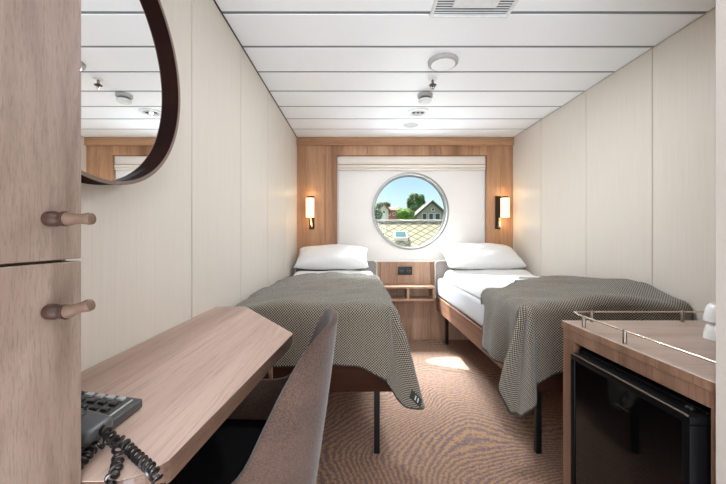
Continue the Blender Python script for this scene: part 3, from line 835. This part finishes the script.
rl = obj('gallery_rail', tube(BM(), cat([(BX + .018, BY0 + .0, BZ + .037), (BX + .018, .9, BZ + .037), (BX + .018, 1.15, BZ + .037), (BX + .021, 1.20, BZ + .037), (BX + .036, 1.228, BZ + .037), (BX + .07, 1.238, BZ + .037), (1.2, 1.238, BZ + .037), (XR - .003, 1.238, BZ + .037)], 6), .003, 10), M['rail_steel'], t, True)
for x, y in ((BX + .018, 1.163), (BX + .018, .985), (.863, 1.238), (1.197, 1.238), (1.52, 1.238)):
    bm = BM(); lathe(bm, (x, y, BZ), (0, 0, 1), [(0, 0), (.0055, 0), (.0055, .0395), (.004, .0415), (0, .0415)], 16)
    obj('rail_post', bm, M['silver'], t, True)
t = thing('minibar_fridge', (1.0, .96, .06), 'small black fridge built into the cabinet on the right', 'fridge')
obj('fridge_body', box(BM(), BX + .012, 1.22, .745, 1.18, .062, .672, .004, 1), M['fridge_black'], t)
dx0, dx1, dy0, dy1, dz0, dz1 = .728, .776, .736, 1.150, .07, .668
bm = BM(); fw = .020
for a in ((dy0, dy1, dz1 - fw, dz1), (dy0, dy1, dz0, dz0 + fw), (dy0, dy0 + fw, dz0 + fw, dz1 - fw), (dy1 - fw, dy1, dz0 + fw, dz1 - fw)):
    box(bm, dx0, dx1, a[0], a[1], a[2], a[3], .003, 2)
door = obj('door', bm, M['fridge_black'], t, True)
obj('door_glass', box(BM(), dx0 + .004, dx1 - .004, dy0 + fw - .001, dy1 - fw + .001, dz0 + fw - .001, dz1 - fw + .001), M['black_glass'], door)
obj('edge_highlight', box(BM(), dx0 - .001, dx0 + .003, dy0 + .004, dy1 - .004, dz1 - .003, dz1 + .001, .0008, 1), M['silver'], door)  # bright strip added as the highlight along the door's top edge
bm = BM(); lathe(bm, (dx0 + .03, dy0 + .03, dz1), (0, 0, 1), [(0, 0), (.009, 0), (.009, .006), (.006, .009), (0, .009)], 16)
obj('hinge', bm, M['black_metal'], door, True)
bm = BM()
for k, (a, b) in enumerate(((0, .004), (.006, .011), (.013, .016), (.020, .026), (.028, .033), (.036, .040), (.042, .046))):
    box(bm, dx0 + .0035, dx0 + .0042, .955 - b, .955 - a, .588, .5915)
lg = obj('door_lettering', bm, M['socket'], door)

# white mugs stacked upside down on the cabinet
def mug(x, y, z, yaw, label):
    t = thing('mug', (x, y, z), label, 'mug', 'white mugs on the fridge cabinet')
    bm = BM(); lathe(bm, (x, y, z), (0, 0, 1), [(.036, .0), (.037, .001), (.036, .012), (.031, .040), (.026, .050), (.022, .052), (.022, .054), (.0, .054)], 32)
    obj('cup', bm, M['porcelain'], t, True)
    c, s = math.cos(yaw), math.sin(yaw)
    pts = [(x + c * r, y + s * r, z + h) for r, h in ((.030, .044), (.044, .043), (.052, .033), (.050, .020), (.042, .012), (.034, .010))]
    obj('handle', tube(BM(), cat(pts, 4), .0045, 8), M['porcelain'], t, True)
mug(1.10, 1.02, BZ + .0005, math.radians(215), 'white mug at the bottom of the left stack on the fridge cabinet')
mug(1.10, 1.02, BZ + .0550, math.radians(250), 'white mug on top of the left stack on the fridge cabinet')
mug(1.150, .935, BZ + .0005, math.radians(190), 'white mug standing alone beside the stack against the partition wall')

# ------------------------------------------------------------------ outside the porthole
def outside_mats():
    n = NT('diamond_slates')
    co = n.tex((1, 1, 1)); s = n.sep(co)
    p = .30
    a = n.math('DIVIDE', n.math('ADD', s[0], n.math('MULTIPLY', s[1], 1.5)), p)
    b = n.math('DIVIDE', n.math('SUBTRACT', s[0], n.math('MULTIPLY', s[1], 1.5)), p)
    la = n.math('ABSOLUTE', n.math('SUBTRACT', n.math('FRACT', a), .5)); lb = n.math('ABSOLUTE', n.math('SUBTRACT', n.math('FRACT', b), .5))
    mn = n.math('MINIMUM', la, lb)
    v = n.noise(co, 6, 3)
    base = n.ramp(v, [(.3, rgb(112, 107, 82)), (.7, rgb(130, 125, 100))])
    c = n.mix(n.ramp(mn, [(.055, (1, 1, 1, 1)), (.085, (0, 0, 0, 1))]), base, rgb(50, 50, 40))
    M['slates'] = n.base(c, .8)
outside_mats()
M['leaf'] = plain('leaf_green', rgb(96, 128, 56), .6, 0, .2, .35, 3)
M['leaf_dark'] = plain('leaf_dark_green', rgb(64, 98, 44), .6, 0, .2, .35, 3)
M['leaf_yellow'] = plain('leaf_yellow_green', rgb(150, 158, 70), .6, 0, .2, .3, 3)
M['bark'] = plain('bark', rgb(90, 72, 56), .9)
M['grass'] = plain('grass_ground', rgb(100, 116, 66), .9, 0, .2, .3, 1)
M['wall_grey'] = plain('grey_clapboard', rgb(150, 146, 142), .8)
M['wall_white'] = plain('white_clapboard', rgb(214, 206, 200), .8)
M['wall_red'] = plain('red_clapboard', rgb(150, 88, 76), .8)
M['roof_tile'] = plain('roof_tile', rgb(132, 92, 80), .8)
M['roof_dark'] = plain('roof_slate', rgb(92, 86, 86), .8)
M['house_pane'] = plain('house_window', rgb(40, 52, 64), .15)
M['teal_glass'] = plain('skylight_glass', rgb(66, 100, 100), .2)
structure('ground', box(BM(), -60, 60, 14, 160, -3.2, -3.0), M['grass'])
t = thing('slate_roof', (1.5, 8.5, 0), 'pale roof of diamond slates just outside the porthole', 'roof')
bm = BM(); v = [bm.verts.new(p) for p in ((-6, 10, 1.56), (10, 10, 1.56), (10, 6.4, -1.2), (-6, 6.4, -1.2), (-6, 10.1, -3), (10, 10.1, -3), (10, 6.5, -3), (-6, 6.5, -3))]
for q in ((0, 1, 2, 3), (0, 4, 5, 1), (3, 2, 6, 7), (0, 3, 7, 4), (1, 5, 6, 2), (4, 7, 6, 5)): bm.faces.new([v[i] for i in q])
obj('slates', bm, M['slates'], t)
obj('ridge_cap', box(BM(), -6, 10, 9.93, 10.07, 1.545, 1.60, .02, 2), M['wall_grey'], t)
def on_roof(x, yy, up): return Vector((x, yy, 1.56 - (10 - yy) * 2.76 / 3.6)) + Vector((0, -.608, .794)) * up
bm = BM()
def roof_block(bm, x0, x1, ya, yb, u0, u1):
    vs = [bm.verts.new(on_roof(x, y, u)) for u in (u0, u1) for x, y in ((x0, ya), (x1, ya), (x1, yb), (x0, yb))]
    for q in ((3, 2, 1, 0), (4, 5, 6, 7), (0, 1, 5, 4), (1, 2, 6, 5), (2, 3, 7, 6), (3, 0, 4, 7)): bm.faces.new([vs[i] for i in q])
roof_block(bm, 1.00, 1.38, 9.24, 9.50, -.02, .10)
sk = obj('skylight', bm, M['wall_grey'], t)
bm = BM(); roof_block(bm, 1.05, 1.33, 9.28, 9.46, .101, .11); obj('pane', bm, M['teal_glass'], sk)

def tree(x, y, zc, r, rz, mat, label, trunk=True, seed=0):
    """centre of crown at (x,y,zc)"""
    t = thing('tree', (x, y, -3), label, 'tree', 'trees outside the porthole')
    rnd = random.Random(seed); bm = BM()
    blobs = [(Vector((0, 0, 0)), .72)] + [(Vector((rnd.uniform(-1, 1), rnd.uniform(-1, 1), rnd.uniform(-.8, .9))).normalized() * rnd.uniform(.45, .68), rnd.uniform(.28, .42)) for _ in range(16)]
    C = Vector((x, y, zc))
    for c, br in blobs:
        n0 = int(260 * br / .4)
        for _ in range(n0):
            d = Vector((rnd.gauss(0, 1), rnd.gauss(0, 1), rnd.gauss(0, 1))).normalized()
            p = c + d * br * rnd.uniform(.72, 1.06)
            p = C + Vector((p.x * r, p.y * r, p.z * rz)); s = r * rnd.uniform(.035, .075)
            nn = (d + Vector((rnd.uniform(-.6, .6), rnd.uniform(-.6, .6), rnd.uniform(-.3, .9)))).normalized()
            a = nn.orthogonal().normalized() * s; b = nn.cross(a)
            vs = [bm.verts.new(p + q) for q in (a, b * .6, -a, -b * .6)]; bm.faces.new(vs)
        ic = bmesh.ops.create_icosphere(bm, subdivisions=2, radius=1)['verts']
        for v in ic:
            q = v.co * br * (.82 + .2 * noise.noise(v.co * 2.4 + c * 5))
            v.co = C + Vector(((c.x + q.x) * r, (c.y + q.y) * r, (c.z + q.z) * rz))
    obj('crown', bm, mat, t)
    obj('trunk', tube(BM(), [(x, y, -3), (x + .05 * r, y, (zc - 3) / 2), (x, y, zc)], [.09 * r, .07 * r, .04 * r], 10), M['bark'], t, True)
    return t
def out(px, py, d): return Vector(((px - 357.6) * d / FPX, d, 1.06 + (237.8 - py) * d / FPX))
def place_tree(px, py, rp, rzp, d, mat, label, seed):
    c = out(px, py, d); k = d / FPX; tree(c.x, c.y, c.z, rp * k, rzp * k, mat, label, seed=seed)
place_tree(417, 206, 12.5, 15, 50, M['leaf_dark'], 'tall dark green tree in the middle of the porthole view', 1)
place_tree(405, 214, 12, 10, 34, M['leaf'], 'round bright green bush left of the tall tree', 2)
place_tree(383, 207, 9, 7, 66, M['leaf_dark'], 'low green tree above the houses at the left of the porthole', 3)
place_tree(377, 216, 8, 9, 36, M['leaf_dark'], 'dark bush at the left rim of the porthole view', 4)
place_tree(449, 199, 8, 12, 40, M['leaf_yellow'], 'yellow-green tree at the right rim of the porthole view', 5)
place_tree(429, 213, 6, 7, 58, M['leaf_dark'], 'small dark tree behind the grey gabled house', 6)
def house(name, px, pw, yb, yt, yroof, d, depth, wm, rm, label, wins, gable=True):
    k = d / FPX; c = out(px, yb, d); x0 = c.x - pw * k / 2; x1 = c.x + pw * k / 2
    ze = 1.06 + (237.8 - yt) * k; zr = 1.06 + (237.8 - yroof) * k
    t = thing(name, (c.x, d, -3), label, 'house')
    bm = BM()
    if gable:
        pts = [(x0, -3), (x1, -3), (x1, ze), (c.x, zr), (x0, ze)]
        a = [bm.verts.new((x, d, z)) for x, z in pts]; b = [bm.verts.new((x, d + depth, z)) for x, z in pts]
        bm.faces.new(a); bm.faces.new(b[::-1])
        for i in range(5): bm.faces.new((a[i], b[i], b[(i + 1) % 5], a[(i + 1) % 5]))
        obj('walls', bm, wm, t)
        bm = BM(); e = .35
        sl = (zr - ze) / (c.x - x0)
        for s in (-1, 1):
            xe = c.x + s * ((x1 - x0) / 2 + e); zz = ze - sl * e
            vs = [bm.verts.new(p) for p in ((c.x, d - e, zr + .05), (xe, d - e, zz + .05), (xe, d + depth, zz + .05), (c.x, d + depth, zr + .05),
                                            (c.x, d - e, zr + .30), (xe, d - e, zz + .30), (xe, d + depth, zz + .30), (c.x, d + depth, zr + .30))]
            for q in ((3, 2, 1, 0), (4, 5, 6, 7), (0, 1, 5, 4), (1, 2, 6, 5), (2, 3, 7, 6), (3, 0, 4, 7)): bm.faces.new([vs[i] for i in q])
        obj('roof', bm, rm, t)
    else:
        box(bm, x0, x1, d, d + depth, -3, ze); obj('walls', bm, wm, t)
        bm = BM(); e = .3
        pts = [(d - e, ze), (d + depth + e, ze), (d + depth / 2, zr)]
        a = [bm.verts.new((x0 - e, y, z)) for y, z in pts]; b = [bm.verts.new((x1 + e, y, z)) for y, z in pts]
        bm.faces.new(a[::-1]); bm.faces.new(b)
        for i in range(3): bm.faces.new((a[i], a[(i + 1) % 3], b[(i + 1) % 3], b[i]))
        obj('roof', bm, rm, t)
    for wx, wy, ww, wh in wins:
        a = out(wx, wy, d)
        f = obj('window', box(BM(), a.x - ww * k / 2 - .08, a.x + ww * k / 2 + .08, d - .06, d + .02, a.z - wh * k / 2 - .08, a.z + wh * k / 2 + .08), M['wall_white'], t)
        obj('pane', box(BM(), a.x - ww * k / 2, a.x + ww * k / 2, d - .08, d - .05, a.z - wh * k / 2, a.z + wh * k / 2), M['house_pane'], f)
house('gabled_house', 432, 30, 221, 216, 203, 38, 5, M['wall_grey'], M['roof_dark'], 'grey gabled house with three dark windows at the right of the porthole', [(424.5, 216.5, 3.6, 5.5), (431, 216.5, 3.6, 5.5), (437.5, 216.5, 4.2, 5.5), (433, 209.5, 2.2, 2)])
house('red_roofed_house', 392, 13, 221, 210, 206.5, 54, 2, M['wall_red'], M['roof_tile'], 'reddish house with a tiled roof between the trees at the left', [(389, 214, 1.6, 2), (394, 214, 1.6, 2)], False)
house('white_gabled_house', 384, 9, 221, 210, 205, 48, 4, M['wall_white'], M['roof_tile'], 'white gabled house at the far left of the porthole', [(384, 212, 1.6, 2)])
